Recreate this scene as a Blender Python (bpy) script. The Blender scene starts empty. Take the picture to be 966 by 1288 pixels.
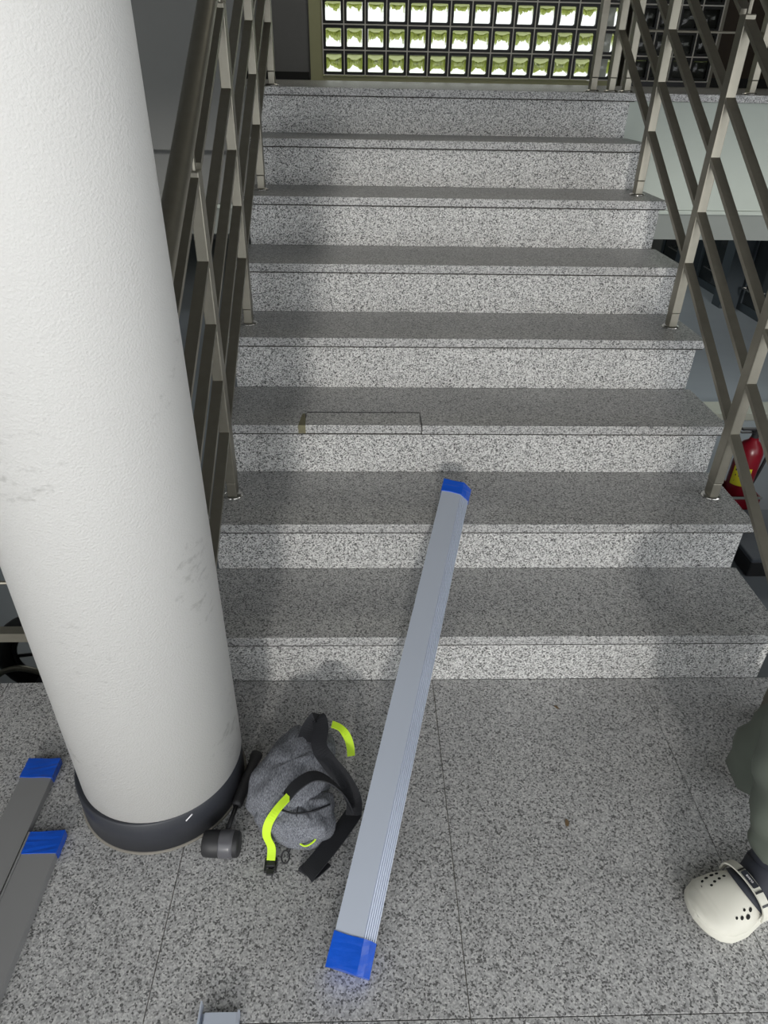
import bpy, bmesh, math, random
from mathutils import Vector, Matrix
random.seed(7)
S = bpy.context.scene
C = S.collection
PI = math.pi

# ------------------------------------------------------------------ camera
YAW, PITCH, ROLL, FPX = 0.0353, 0.5746, 0.0193, 847.53
CAM = Vector((-0.01, -1.419, 1.5184))
F = Vector((math.sin(YAW)*math.cos(PITCH), math.cos(YAW)*math.cos(PITCH), -math.sin(PITCH)))
R0 = Vector((math.cos(YAW), -math.sin(YAW), 0)); U0 = R0.cross(F)
RR = math.cos(ROLL)*R0 + math.sin(ROLL)*U0
UU = -math.sin(ROLL)*R0 + math.cos(ROLL)*U0
cd = bpy.data.cameras.new('camera')
cam = bpy.data.objects.new('camera', cd); C.objects.link(cam)
m = Matrix((RR, UU, -F)).transposed().to_4x4(); m.translation = CAM
cam.matrix_world = m
cd.sensor_fit = 'HORIZONTAL'; cd.sensor_width = 36.0
cd.lens = FPX/966*36.0
cd.clip_start = 0.02; cd.clip_end = 200
S.camera = cam

# ------------------------------------------------------------------ sky, daylight, exposure
w = bpy.data.worlds.new('overcast_sky'); S.world = w; w.use_nodes = True
wn = w.node_tree.nodes; bg = wn['Background']
bg.inputs[0].default_value = (0.955, 0.98, 1.0, 1); bg.inputs[1].default_value = 1.5
sd = bpy.data.lights.new('sun', 'SUN'); sun = bpy.data.objects.new('sun', sd); C.objects.link(sun)
sd.energy = 0.85; sd.angle = math.radians(5); sd.color = (1.0, 0.965, 0.91)
sdir = Vector((0.088, 1.0, -0.27)).normalized()
sun.rotation_euler = sdir.to_track_quat('-Z', 'Y').to_euler()
sun.location = (-1, -8, 4)
S.view_settings.view_transform = 'Standard'; S.view_settings.look = 'None'
S.view_settings.gamma = 1.0; S.view_settings.use_curve_mapping = False
S.view_settings.exposure = 0.36

for xx_, yy_, en_ in ((3.2, 4.2, 14), (3.2, 8.0, 16), (-2.6, 3.4, 9)):      # unseen fill lights, added to brighten the lower hall
    ld = bpy.data.lights.new('hall_fill', 'AREA'); ld.shape = 'RECTANGLE'; ld.size = 1.2; ld.size_y = 0.6; ld.energy = en_; ld.color = (0.95, 1.0, 0.97)
    lo = bpy.data.objects.new('hall_fill', ld); C.objects.link(lo); lo.location = (xx_, yy_, 0.93)

ld = bpy.data.lights.new('landing_fill', 'AREA'); ld.shape = 'RECTANGLE'; ld.size = 2.4; ld.size_y = 1.2; ld.energy = 14; ld.color = (1.0, 0.97, 0.82)  # unseen fill light, added to brighten the landing
lo = bpy.data.objects.new('landing_fill', ld); C.objects.link(lo); lo.location = (0.6, 4.6, 4.15)

# ------------------------------------------------------------------ helpers
def lin(c):
    return tuple((x/12.92 if x <= 0.04045 else ((x+0.055)/1.055)**2.4) for x in c)
def rgb(r, g, b): return lin((r/255, g/255, b/255)) + (1,)

def mat(name, col, rough=0.5, metal=0.0, noise=0.0, nscale=20.0, bump=0.0, bscale=200.0, spec=0.5, **kw):
    M = bpy.data.materials.new(name); M.use_nodes = True
    nt = M.node_tree; b = nt.nodes['Principled BSDF']
    b.inputs['Roughness'].default_value = rough; b.inputs['Metallic'].default_value = metal
    b.inputs['Specular IOR Level'].default_value = spec
    g = nt.nodes.new('ShaderNodeNewGeometry')
    n = nt.nodes.new('ShaderNodeTexNoise'); n.inputs['Scale'].default_value = nscale; n.inputs['Detail'].default_value = 5
    nt.links.new(g.outputs['Position'], n.inputs['Vector'])
    mx = nt.nodes.new('ShaderNodeMix'); mx.data_type = 'RGBA'
    mx.inputs[6].default_value = tuple(max(0, c*(1-noise)) for c in col[:3]) + (1,)
    mx.inputs[7].default_value = tuple(min(1, c*(1+noise)) for c in col[:3]) + (1,)
    nt.links.new(n.outputs['Fac'], mx.inputs[0]); nt.links.new(mx.outputs[2], b.inputs['Base Color'])
    if bump:
        n2 = nt.nodes.new('ShaderNodeTexNoise'); n2.inputs['Scale'].default_value = bscale; n2.inputs['Detail'].default_value = 3
        nt.links.new(g.outputs['Position'], n2.inputs['Vector'])
        bp = nt.nodes.new('ShaderNodeBump'); bp.inputs['Strength'].default_value = bump; bp.inputs['Distance'].default_value = 0.002
        nt.links.new(n2.outputs['Fac'], bp.inputs['Height']); nt.links.new(bp.outputs[0], b.inputs['Normal'])
    for k, v in kw.items(): b.inputs[k].default_value = v
    return M

def granite(name, scale, lo, hi, rough, spec=0.5, tint=(1, 1, 1), blot=0.0, speck=0.12):
    M = bpy.data.materials.new(name); M.use_nodes = True
    nt = M.node_tree; b = nt.nodes['Principled BSDF']; N = nt.nodes.new; L = nt.links.new
    g = N('ShaderNodeNewGeometry')
    wrp = N('ShaderNodeTexNoise'); wrp.inputs['Scale'].default_value = scale*1.3; wrp.inputs['Detail'].default_value = 2
    L(g.outputs['Position'], wrp.inputs['Vector'])
    va = N('ShaderNodeVectorMath'); va.operation = 'SCALE'; va.inputs['Scale'].default_value = 0.4/scale
    L(wrp.outputs['Color'], va.inputs[0])
    vb = N('ShaderNodeVectorMath'); vb.operation = 'ADD'; L(g.outputs['Position'], vb.inputs[0]); L(va.outputs[0], vb.inputs[1])
    v = N('ShaderNodeTexVoronoi'); v.inputs['Scale'].default_value = scale; L(vb.outputs[0], v.inputs['Vector'])
    sx = N('ShaderNodeSeparateColor'); L(v.outputs['Color'], sx.inputs[0])
    r = N('ShaderNodeValToRGB'); r.color_ramp.interpolation = 'LINEAR'
    e = r.color_ramp.elements
    d = hi-lo
    e[0].position = 0.0; e[0].color = (lo, lo, lo, 1)
    e[1].position = 1.0; e[1].color = (hi, hi, hi*0.98, 1)
    for p, q in ((speck, 0.06), (speck+0.14, 0.42), (0.55, 0.62), (0.8, 0.82)):
        x = e.new(p); x.color = (lo+d*q, lo+d*q, lo+d*q, 1)
    L(sx.outputs[0], r.inputs[0])
    n = N('ShaderNodeTexNoise'); n.inputs['Scale'].default_value = 3.0; n.inputs['Detail'].default_value = 6
    L(g.outputs['Position'], n.inputs['Vector'])
    mr = N('ShaderNodeMapRange'); mr.inputs[1].default_value = 0.3; mr.inputs[2].default_value = 0.7
    mr.inputs[3].default_value = 1-blot; mr.inputs[4].default_value = 1+blot
    L(n.outputs['Fac'], mr.inputs[0])
    m1 = N('ShaderNodeVectorMath'); m1.operation = 'SCALE'; L(r.outputs[0], m1.inputs[0]); L(mr.outputs[0], m1.inputs['Scale'])
    m2 = N('ShaderNodeVectorMath'); m2.operation = 'MULTIPLY'; m2.inputs[1].default_value = tint; L(m1.outputs[0], m2.inputs[0])
    L(m2.outputs[0], b.inputs['Base Color'])
    b.inputs['Roughness'].default_value = rough; b.inputs['Specular IOR Level'].default_value = spec
    return M

M = {}
M['riser'] = granite('granite_riser', 330, 0.06, 0.77, 0.45, 0.4, (1, 1, 0.985), 0.05, 0.17)
M['tread'] = granite('granite_tread', 330, 0.08, 0.62, 0.38, 0.45, (1, 1, 0.99), 0.08, 0.15)
M['floor'] = granite('granite_floor', 300, 0.10, 0.60, 0.55, 0.3, (1, 0.995, 0.985), 0.10, 0.12)
M['grout'] = mat('grout', rgb(128, 124, 116), 0.9, noise=0.2)
M['steel'] = mat('brushed_stainless', rgb(152, 148, 136), 0.42, 0.9, noise=0.12, nscale=35)
M['disc'] = mat('polished_stainless', rgb(205, 203, 198), 0.15, 1.0)
M['white'] = mat('white_paint', rgb(222, 222, 218), 0.75, noise=0.03, nscale=2, bump=0.35, bscale=160)
M['black'] = mat('black_paint', rgb(48, 50, 56), 0.5, noise=0.15, nscale=12, bump=0.1)
M['fascia'] = mat('pale_fascia_paint', rgb(176, 184, 176), 0.7, noise=0.03)
M['beamgrey'] = mat('grey_beam_paint', rgb(132, 137, 133), 0.7, noise=0.03)
M['greywall'] = mat('grey_wall_paint', rgb(125, 126, 124), 0.8, noise=0.03)
M['darkwall'] = mat('dark_wall_paint', rgb(128, 128, 130), 0.8, noise=0.05)
M['ceil'] = mat('ceiling_paint', rgb(120, 118, 112), 0.85, noise=0.03)
M['epoxy'] = mat('lower_floor_epoxy', rgb(130, 136, 142), 0.4, noise=0.1, nscale=3)
M['curb'] = mat('curb_concrete', rgb(150, 152, 142), 0.7, noise=0.1)
M['frame'] = mat('olive_frame_paint', rgb(186, 186, 146), 0.5, noise=0.08, nscale=12)
M['joint'] = mat('block_joint', rgb(225, 222, 216), 0.6)
M['blockedge'] = mat('block_edge', rgb(22, 22, 22), 0.4)
M['brown'] = mat('dark_brown_door', rgb(62, 50, 38), 0.55, noise=0.15)
M['darkbase'] = mat('dark_baseboard', rgb(30, 30, 30), 0.6)
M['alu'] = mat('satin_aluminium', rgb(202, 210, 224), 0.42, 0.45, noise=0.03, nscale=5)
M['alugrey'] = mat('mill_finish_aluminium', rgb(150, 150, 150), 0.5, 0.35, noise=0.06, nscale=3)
M['seam_or_shade_line'] = mat('nosing_shade', rgb(62, 60, 56), 0.9)  # dark colour standing in for the shade below each nosing
M['tape'] = mat('blue_tape', rgb(14, 82, 196), 0.28, 0.0, noise=0.2, nscale=25, bump=0.5, bscale=60, spec=0.7)
M['rubber'] = mat('black_rubber', rgb(42, 42, 44), 0.5, noise=0.1)
M['rubbergloss'] = mat('worn_rubber_band', rgb(88, 88, 92), 0.28)
M['darksteel'] = mat('dark_steel', rgb(80, 80, 82), 0.35, 0.9)
M['clog'] = mat('off_white_foam', rgb(214, 212, 200), 0.6, noise=0.04, nscale=30)
M['clogline'] = mat('navy_liner', rgb(42, 45, 54), 0.7)
M['hole'] = mat('vent_hole_dark', rgb(12, 12, 12), 0.9)
M['trouser'] = mat('olive_grey_cloth', rgb(98, 105, 95), 0.9, noise=0.12, nscale=14, bump=0.3, bscale=30)
M['shirt'] = mat('dark_grey_cloth', rgb(60, 62, 66), 0.9, noise=0.1)
M['skin'] = mat('skin', rgb(196, 150, 122), 0.55, noise=0.04)
M['hair'] = mat('black_hair', rgb(26, 24, 24), 0.6, noise=0.2, nscale=60)
M['strap'] = mat('black_webbing', rgb(30, 31, 36), 0.75, noise=0.15, nscale=60, bump=0.3, bscale=500)
M['neon'] = mat('neon_webbing', rgb(205, 245, 50), 0.7, noise=0.05, nscale=80)
M['red'] = mat('red_enamel', rgb(122, 16, 32), 0.3, noise=0.05)
M['yellow'] = mat('yellow_label', rgb(200, 192, 40), 0.6)
M['glassdark'] = mat('dark_glass', rgb(30, 34, 36), 0.08, 0.0, spec=0.8)
M['bluegrey'] = mat('dark_blue_grey_frame', rgb(52, 60, 66), 0.5)
M['leaf'] = mat('dry_brown', rgb(112, 92, 66), 0.9, noise=0.3, nscale=200)
M['paper'] = mat('white_paper', rgb(235, 232, 235), 0.8)
M['boxgrey'] = mat('grey_blue_lid', rgb(92, 98, 106), 0.5, noise=0.05)
M['stain'] = mat('dark_mortar', rgb(120, 116, 92), 0.9, noise=0.3, nscale=80)
M['tree'] = mat('green_leaves', rgb(165, 175, 88), 0.8, noise=0.4, nscale=2)
M['paving'] = mat('lawn', rgb(170, 176, 118), 0.8, noise=0.1)
gl = mat('block_glass', (0.68, 0.70, 0.66, 1), 0.03, bump=0.25, bscale=45); M['glass'] = gl
gl.node_tree.nodes['Principled BSDF'].inputs['Transmission Weight'].default_value = 1.0
gl.node_tree.nodes['Principled BSDF'].inputs['IOR'].default_value = 1.45

def fabric():
    Mt = mat('heather_grey_cloth', rgb(98, 100, 108), 0.95, bump=0.4, bscale=700)
    nt = Mt.node_tree; b = nt.nodes['Principled BSDF']; g = nt.nodes['Geometry'] if 'Geometry' in nt.nodes else nt.nodes.new('ShaderNodeNewGeometry')
    n = nt.nodes.new('ShaderNodeTexNoise'); n.inputs['Scale'].default_value = 420; n.inputs['Detail'].default_value = 4
    mp = nt.nodes.new('ShaderNodeMapping'); mp.inputs['Scale'].default_value = (1, 0.35, 1); mp.inputs['Rotation'].default_value = (0, 0, 0.8)
    nt.links.new(g.outputs['Position'], mp.inputs[0]); nt.links.new(mp.outputs[0], n.inputs['Vector'])
    r = nt.nodes.new('ShaderNodeValToRGB'); r.color_ramp.elements[0].position = 0.3; r.color_ramp.elements[0].color = rgb(70, 72, 80)
    r.color_ramp.elements[1].position = 0.72; r.color_ramp.elements[1].color = rgb(150, 153, 160)
    nt.links.new(n.outputs['Fac'], r.inputs[0]); nt.links.new(r.outputs[0], b.inputs['Base Color'])
    return Mt
M['fabric'] = fabric()

def scuffed_white():
    Mt = mat('scuffed_white_paint', rgb(213, 212, 209), 0.8, noise=0.03, nscale=2, bump=0.55, bscale=260)
    nt = Mt.node_tree; b = nt.nodes['Principled BSDF']
    src = b.inputs['Base Color'].links[0].from_socket
    g = [n for n in nt.nodes if n.type == 'NEW_GEOMETRY'][0]
    mp = nt.nodes.new('ShaderNodeMapping'); mp.inputs['Scale'].default_value = (1, 1, 2.2)
    nt.links.new(g.outputs['Position'], mp.inputs[0])
    n = nt.nodes.new('ShaderNodeTexNoise'); n.inputs['Scale'].default_value = 26; n.inputs['Detail'].default_value = 6; n.inputs['Roughness'].default_value = 0.65
    nt.links.new(mp.outputs[0], n.inputs['Vector'])
    n3 = nt.nodes.new('ShaderNodeTexNoise'); n3.inputs['Scale'].default_value = 5
    nt.links.new(g.outputs['Position'], n3.inputs['Vector'])
    ad = nt.nodes.new('ShaderNodeMath'); ad.operation = 'MULTIPLY'; nt.links.new(n.outputs['Fac'], ad.inputs[0]); nt.links.new(n3.outputs['Fac'], ad.inputs[1])
    mr = nt.nodes.new('ShaderNodeMapRange'); mr.inputs[1].default_value = 0.36; mr.inputs[2].default_value = 0.46; mr.inputs[3].default_value = 0; mr.inputs[4].default_value = 0.32
    nt.links.new(ad.outputs[0], mr.inputs[0])
    mx = nt.nodes.new('ShaderNodeMix'); mx.data_type = 'RGBA'; mx.inputs[7].default_value = rgb(120, 118, 112)
    nt.links.new(mr.outputs[0], mx.inputs[0]); nt.links.new(src, mx.inputs[6]); nt.links.new(mx.outputs[2], b.inputs['Base Color'])
    return Mt
M['column'] = scuffed_white()

def link_mesh(name, me, mt=None, parent=None, kind=None, label=None):
    o = bpy.data.objects.new(name, me); C.objects.link(o)
    if mt is not None:
        for x in (mt if isinstance(mt, (list, tuple)) else [mt]): me.materials.append(x)
    if parent is not None: o.parent = parent
    if kind: o['kind'] = kind
    if label: o['label'] = label
    return o
def obj(name, bm, mt, parent=None, kind=None, smooth=False, label=None):
    me = bpy.data.meshes.new(name)
    bmesh.ops.recalc_face_normals(bm, faces=bm.faces[:])
    bm.to_mesh(me); bm.free()
    if smooth:
        for p in me.polygons: p.use_smooth = True
    return link_mesh(name, me, mt, parent, kind, label)
def thing(name, label, cat, loc=(0, 0, 0), group=None):
    o = bpy.data.objects.new(name, None); C.objects.link(o); o.empty_display_size = 0.1
    o.location = loc; o['label'] = label; o['category'] = cat
    if group: o['group'] = group
    bpy.context.view_layer.update()
    return o
def place(o, parent):            # parent, keeping world coordinates of the vertices
    o.parent = parent; o.matrix_parent_inverse = Matrix.Translation(parent.location).inverted()
    return o
def tag(o, label, cat, group=None):
    o['label'] = label; o['category'] = cat
    if group: o['group'] = group
    return o

def box(bm, x0, x1, y0, y1, z0, z1, bev=0.0, mi=0):
    vs = [bm.verts.new((x, y, z)) for z in (z0, z1) for y in (y0, y1) for x in (x0, x1)]
    fs = [bm.faces.new([vs[i] for i in f]) for f in ((0, 2, 3, 1), (4, 5, 7, 6), (0, 1, 5, 4), (2, 6, 7, 3), (0, 4, 6, 2), (1, 3, 7, 5))]
    for f in fs: f.material_index = mi
    if bev:
        es = list({e for f in fs for e in f.edges})
        bmesh.ops.bevel(bm, geom=es, offset=bev, segments=2, affect='EDGES', profile=0.5)
    return bm
def B(name, x0, x1, y0, y1, z0, z1, mt, parent=None, bev=0.0, kind=None, label=None):
    bm = bmesh.new(); box(bm, x0, x1, y0, y1, z0, z1, bev)
    o = obj(name, bm, mt, None, kind, False, label)
    if parent is not None: place(o, parent)
    return o
def tube(bm, pts, r, n=12, closed=False, cap=True, sx=1.0):
    pts = [Vector(p) for p in pts]; rings = []
    k = len(pts); prev = None
    for i, p in enumerate(pts):
        if closed: t = pts[(i+1) % k]-pts[i-1]
        else: t = pts[min(i+1, k-1)]-pts[max(i-1, 0)]
        t.normalize()
        if prev is None: a = t.orthogonal().normalized()
        else: a = (prev-t*prev.dot(t)).normalized()
        prev = a; b = t.cross(a)
        rr = r[i] if isinstance(r, (list, tuple)) else r
        rings.append([bm.verts.new(p+a*rr*math.cos(2*PI*j/n)*sx+b*rr*math.sin(2*PI*j/n)) for j in range(n)])
    for i in range(k if closed else k-1):
        A, Bq = rings[i], rings[(i+1) % k]
        for j in range(n): bm.faces.new((A[j], A[(j+1) % n], Bq[(j+1) % n], Bq[j]))
    if cap and not closed:
        bm.faces.new(rings[0][::-1]); bm.faces.new(rings[-1])
    return bm
def lathe(bm, cx, cy, prof, n=48, axis=Matrix.Identity(4)):
    rings = []
    for r, z in prof:
        rings.append([bm.verts.new(axis @ Vector((cx+r*math.cos(2*PI*j/n), cy+r*math.sin(2*PI*j/n), z))) for j in range(n)])
    for A, Bq in zip(rings, rings[1:]):
        for j in range(n): bm.faces.new((A[j], A[(j+1) % n], Bq[(j+1) % n], Bq[j]))
    bm.faces.new(rings[0][::-1]); bm.faces.new(rings[-1])
    return bm
def prism_yz(bm, poly, x0, x1, mi=0):
    a = [bm.verts.new((x0, y, z)) for y, z in poly]; b = [bm.verts.new((x1, y, z)) for y, z in poly]
    n = len(poly); fs = [bm.faces.new(a), bm.faces.new(b[::-1])]
    for i in range(n): fs.append(bm.faces.new((a[i], b[i], b[(i+1) % n], a[(i+1) % n])))
    for f in fs: f.material_index = mi
    return bm
def obar(bm, p0, p1, w, h):      # box bar from p0 to p1: width w across (x), height h, square vertical ends
    p0, p1 = Vector(p0), Vector(p1)
    vs = []
    for p in (p0, p1):
        for dz in (-h/2, h/2):
            for dx in (-w/2, w/2): vs.append(bm.verts.new((p.x+dx, p.y, p.z+dz)))
    for f in ((0, 1, 3, 2), (4, 6, 7, 5), (0, 4, 5, 1), (2, 3, 7, 6), (0, 2, 6, 4), (1, 5, 7, 3)): bm.faces.new([vs[i] for i in f])
    return bm
def smooth_path(pts, n=6):
    P = [Vector(p) for p in pts]; out = []
    for i in range(len(P)-1):
        p0 = P[max(i-1, 0)]; p1 = P[i]; p2 = P[i+1]; p3 = P[min(i+2, len(P)-1)]
        for k in range(n):
            t = k/n
            out.append(0.5*((2*p1)+(-p0+p2)*t+(2*p0-5*p1+4*p2-p3)*t*t+(-p0+3*p1-3*p2+p3)*t**3))
    out.append(P[-1]); return out
def ribbon(bm, pts, width, thick, side, n=6):
    P = smooth_path(pts, n); k = len(P); rows = []
    sides = smooth_path(side, n) if isinstance(side[0], (tuple, list)) else [Vector(side)]*k
    for i, p in enumerate(P):
        t = (P[min(i+1, k-1)]-P[max(i-1, 0)]).normalized()
        s = sides[i]; s = (s-t*s.dot(t)).normalized(); nn = t.cross(s)
        rows.append([bm.verts.new(p+s*a*width/2+nn*b*thick/2) for a, b in ((-1, -1), (1, -1), (1, 1), (-1, 1))])
    for A, Bq in zip(rows, rows[1:]):
        for j in range(4): bm.faces.new((A[j], A[(j+1) % 4], Bq[(j+1) % 4], Bq[j]))
    bm.faces.new(rows[0][::-1]); bm.faces.new(rows[-1])
    return bm
def skin(name, verts, edges, radii, mt, parent=None, sub=2, root=0, loose=()):
    me = bpy.data.meshes.new(name); me.from_pydata([tuple(v) for v in verts], edges, [])
    o = link_mesh(name, me, mt)
    o.modifiers.new('skin', 'SKIN').use_smooth_shade = True
    for i, r in enumerate(radii):
        r = r if isinstance(r, tuple) else (r, r)
        me.skin_vertices[0].data[i].radius = r
        me.skin_vertices[0].data[i].use_root = (i == root)
    s = o.modifiers.new('subdivision', 'SUBSURF'); s.levels = sub; s.render_levels = sub
    # bake to plain mesh so the surface is one continuous mesh
    bpy.context.view_layer.update()
    ev = o.evaluated_get(bpy.context.evaluated_depsgraph_get())
    nm = bpy.data.meshes.new_from_object(ev); o.modifiers.clear(); o.data = nm
    for p in nm.polygons: p.use_smooth = True
    if parent is not None: place(o, parent)
    return o

# ------------------------------------------------------------------ stairs measurements
YR = [0.0, 0.2982, 0.6039, 0.9053, 1.1972, 1.5023, 1.8014, 2.0957]
ZT = [0.1904, 0.3726, 0.5573, 0.7478, 0.9301, 1.1155, 1.2939, 1.4715]
XL, XR = -0.485, 1.2022
NOSE = 0.0196
ZL = -0.95            # lower hall floor
ZTOP = ZT[7]
YW = 6.4              # glass block wall

# ------------------------------------------------------------------ setting
floor = B('floor', -3.2, 3.2, -3.4, 0.0, -0.16, -0.004, M['grout'], kind='structure')
cols = [-3.2+0.0] + [-0.43+0.625*k for k in range(-4, 6)] + [3.2]
cols = sorted(set(round(c, 4) for c in cols if -3.2 <= c <= 3.2))
for a, b in zip(cols, cols[1:]):
    if b-a < 0.05: continue
    left = (a+b)/2 < -0.43
    ys = [0.0, -0.32, -1.185, -2.05, -2.915, -3.4] if left else [0.0, -0.866, -1.73, -2.595, -3.4]
    for y1, y0 in zip(ys, ys[1:]):
        xs = [a, b]
        if not left and y1 < -0.8: xs = [a, a+0.24, b] if 0 < a < 0.3 else [a, b]
        for p, q in zip(xs, xs[1:]):
            B('tile', p+0.0009, q-0.0009, y0+0.0009, y1-0.0009, -0.02, random.uniform(-0.0004, 0.0), M['floor'], floor, bev=0.0008)

lower = B('floor', -4.2, 5.2, 0.0, 11.2, ZL-0.1, ZL, M['epoxy'], kind='structure')
B('wall_front', -4.2, 5.2, -0.12, -0.002, ZL, -0.161, M['greywall'], kind='structure')
B('trim_1', 2.3, 5.2, 3.86, 4.12, ZL, ZL+0.06, M['curb'], kind='structure')
# landing: granite top, pale fascia, grey beam
land = B('floor', -4.2, 5.2, 2.14, YW+0.3, 0.97, 1.44, M['greywall'], kind='structure')
bm = bmesh.new(); box(bm, -4.2, 5.2, 2.0957-NOSE, YW+0.3, ZTOP-0.03, ZTOP, 0.002)
place(obj('granite_slab', bm, M['tread']), land)
B('trim_2', XR-0.02, 5.2, 2.1, 2.139, 0.992, 1.4405, M['fascia'], kind='structure')
B('trim_3', -4.2, XL+0.02, 2.105, 2.139, 0.992, 1.4405, M['greywall'], kind='structure')  # left fascia: grey colour stands in for the shade under the wall
B('trim_4', -4.2, 5.2, 2.09, 2.139, 0.974, 0.991, M['fascia'], kind='structure')
B('trim_5', -4.2, 5.2, 2.12, 2.42, 0.853, 0.9695, M['beamgrey'], kind='structure')
# walls
B('wall_left', -4.2, -4.0, -3.4, 11.2, ZL, 4.2, M['greywall'], kind='structure')
B('wall_left', -3.99, XL-0.04, 2.0, 2.07, 1.226, 4.2, M['greywall'], kind='structure')
B('wall_back', -4.2, 5.2, 11.2, 11.35, ZL, 1.1, M['darkwall'], kind='structure')
wr = B('wall_right', 4.873, 5.0, -0.1, 11.2, ZL, 4.2, M['greywall'], kind='structure')
B('wall_front', -4.2, 5.2, -2.5, -2.25, 2.5, 4.35, M['ceil'], kind='structure')  # unseen lintel, added to keep sun and sky off the upper steps
B('ceiling', -4.2, 5.2, -2.2, YW+0.5, 4.2, 4.35, M['ceil'], kind='structure')
# wall around the glass blocks
B('wall_back', -4.0, -0.526, YW, YW+0.1, ZTOP, 4.19, M['darkwall'], kind='structure')
B('wall_back', -0.53, 4.86, YW, YW+0.1, 3.2, 4.19, M['darkwall'], kind='structure')
B('wall_back', 3.36, 4.86, YW, YW+0.1, ZTOP, 3.19, M['brown'], kind='structure')
B('wall_back', 2.44, 4.8, YW+0.5, YW+0.6, ZTOP, 3.6, M['darkwall'], kind='structure')  # unseen wall, added to block daylight behind the right-hand blocks
B('wall_back', 2.41, 2.44, YW+0.12, YW+0.6, ZTOP, 3.6, M['darkwall'], kind='structure')
B('baseboard_back', -4.0, -0.54, YW-0.02, YW-0.001, ZTOP, ZTOP+0.065, M['darkbase'], kind='structure')
B('baseboard_back', 3.36, 4.86, YW-0.02, YW-0.001, ZTOP, ZTOP+0.08, M['darkbase'], kind='structure')

# ---- glass block window
def block_mesh():
    bm = bmesh.new(); s = 0.095; g = 0.073; d = 0.04; n = 8
    # dark rim: square ring prism
    def ring(y, h): return [bm.verts.new((x*h, y, z*h)) for x, z in ((-1, -1), (1, -1), (1, 1), (-1, 1))]
    a, b, c, e = ring(-d, s), ring(-d, g), ring(d, s), ring(d, g)
    for j in range(4):
        k = (j+1) % 4
        for q in ((a[j], a[k], b[k], b[j]), (c[j], e[j], e[k], c[k]), (a[j], c[j], c[k], a[k]), (b[j], b[k], e[k], e[j])):
            bm.faces.new(q).material_index = 0
    # pillow of glass
    g2 = g-0.0015
    grids = []
    for sy in (-1, 1):
        G = [[bm.verts.new((g2*(2*i/n-1), sy*(0.022+0.010*(1-(2*i/n-1)**2)**0.7*(1-(2*j/n-1)**2)**0.7), g2*(2*j/n-1))) for j in range(n+1)] for i in range(n+1)]
        grids.append(G)
        for i in range(n):
            for j in range(n):
                f = bm.faces.new((G[i][j], G[i+1][j], G[i+1][j+1], G[i][j+1])); f.material_index = 1; f.smooth = True
    A, Bq = grids
    loop = [(i, 0) for i in range(n)]+[(n, j) for j in range(n)]+[(i, n) for i in range(n, 0, -1)]+[(0, j) for j in range(n, 0, -1)]
    for (i, j), (k, l) in zip(loop, loop[1:]+loop[:1]):
        f = bm.faces.new((A[i][j], A[k][l], Bq[k][l], Bq[i][j])); f.material_index = 1
    bmesh.ops.recalc_face_normals(bm, faces=bm.faces[:])
    me = bpy.data.meshes.new('glass_block'); bm.to_mesh(me); bm.free()
    me.materials.append(M['blockedge']); me.materials.append(M['glass'])
    return me
BM_ = block_mesh()
def window(name, x0, cols_, rows_, z0, stile_l, stile_r, mt_l, mt_b):
    bm = bmesh.new(); t = 0.2
    x1 = x0+cols_*t; z1 = z0+rows_*t
    root = B(name, x0-stile_l, x0-0.006, YW-0.03, YW+0.09, ZTOP, 3.2, mt_l, kind='structure')
    for k in range(cols_+1): box(bm, x0+k*t-0.005, x0+k*t+0.005, YW-0.045, YW+0.045, z0, z1)
    for k in range(rows_+1):
        for c in range(cols_): box(bm, x0+c*t+0.0051, x0+(c+1)*t-0.0051, YW-0.045, YW+0.045, z0+k*t-0.005, z0+k*t+0.005)
    place(obj('mortar_joint', bm, M['joint']), root)
    place(B('bottom_rail', x0-0.005, x1+0.006, YW-0.03, YW+0.09, ZTOP, z0-0.006, mt_b), root)
    place(B('top_rail', x0-0.005, x1+0.006, YW-0.03, YW+0.09, z1+0.006, 3.2, mt_b), root)
    place(B('stile', x1+0.0065, x1+stile_r, YW-0.03, YW+0.09, ZTOP, 3.2, M['steel']), root)
    for r in range(rows_):
        for c in range(cols_):
            o = bpy.data.objects.new('glass_block', BM_); C.objects.link(o)
            o.location = (x0+(c+0.5)*t, YW, z0+(r+0.5)*t); o.parent = root
    return root
window('window_1', -0.40, 14, 8, ZTOP+0.045, 0.125, 0.06, M['frame'], M['frame'])
window('window_2', 2.56, 4, 8, ZTOP+0.045, 0.05, 0.04, M['steel'], M['darksteel'])

# outdoors beyond the blocks
B('floor', -8, 12, YW+0.7, 30, ZTOP-0.3, ZTOP-0.1, M['paving'], kind='structure')
hg = thing('hedge', 'low bright green hedge outdoors beyond the glass block window', 'hedge', (2, 13, ZTOP-0.1))
bm = bmesh.new()
for k in range(26):
    c = Vector((-7+0.75*k+random.uniform(-0.2, 0.2), 13+random.uniform(-0.2, 0.2), ZTOP+0.25+random.uniform(-0.1, 0.25)))
    r_ = bmesh.ops.create_icosphere(bm, subdivisions=3, radius=random.uniform(0.45, 0.62), matrix=Matrix.Translation(c))
    for v in r_['verts']: v.co += (v.co-c).normalized()*random.uniform(-0.08, 0.08)
o = place(obj('foliage', bm, M['tree']), hg); o['kind'] = 'stuff'
bm = bmesh.new()
for k in range(9): tube(bm, [(-6+2.1*k, 13, ZTOP-0.101), (-6+2.1*k+0.05, 13, ZTOP+0.3)], [0.05, 0.03], 8)
o = place(obj('stems', bm, M['brown']), hg); o['kind'] = 'stuff'

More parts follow.
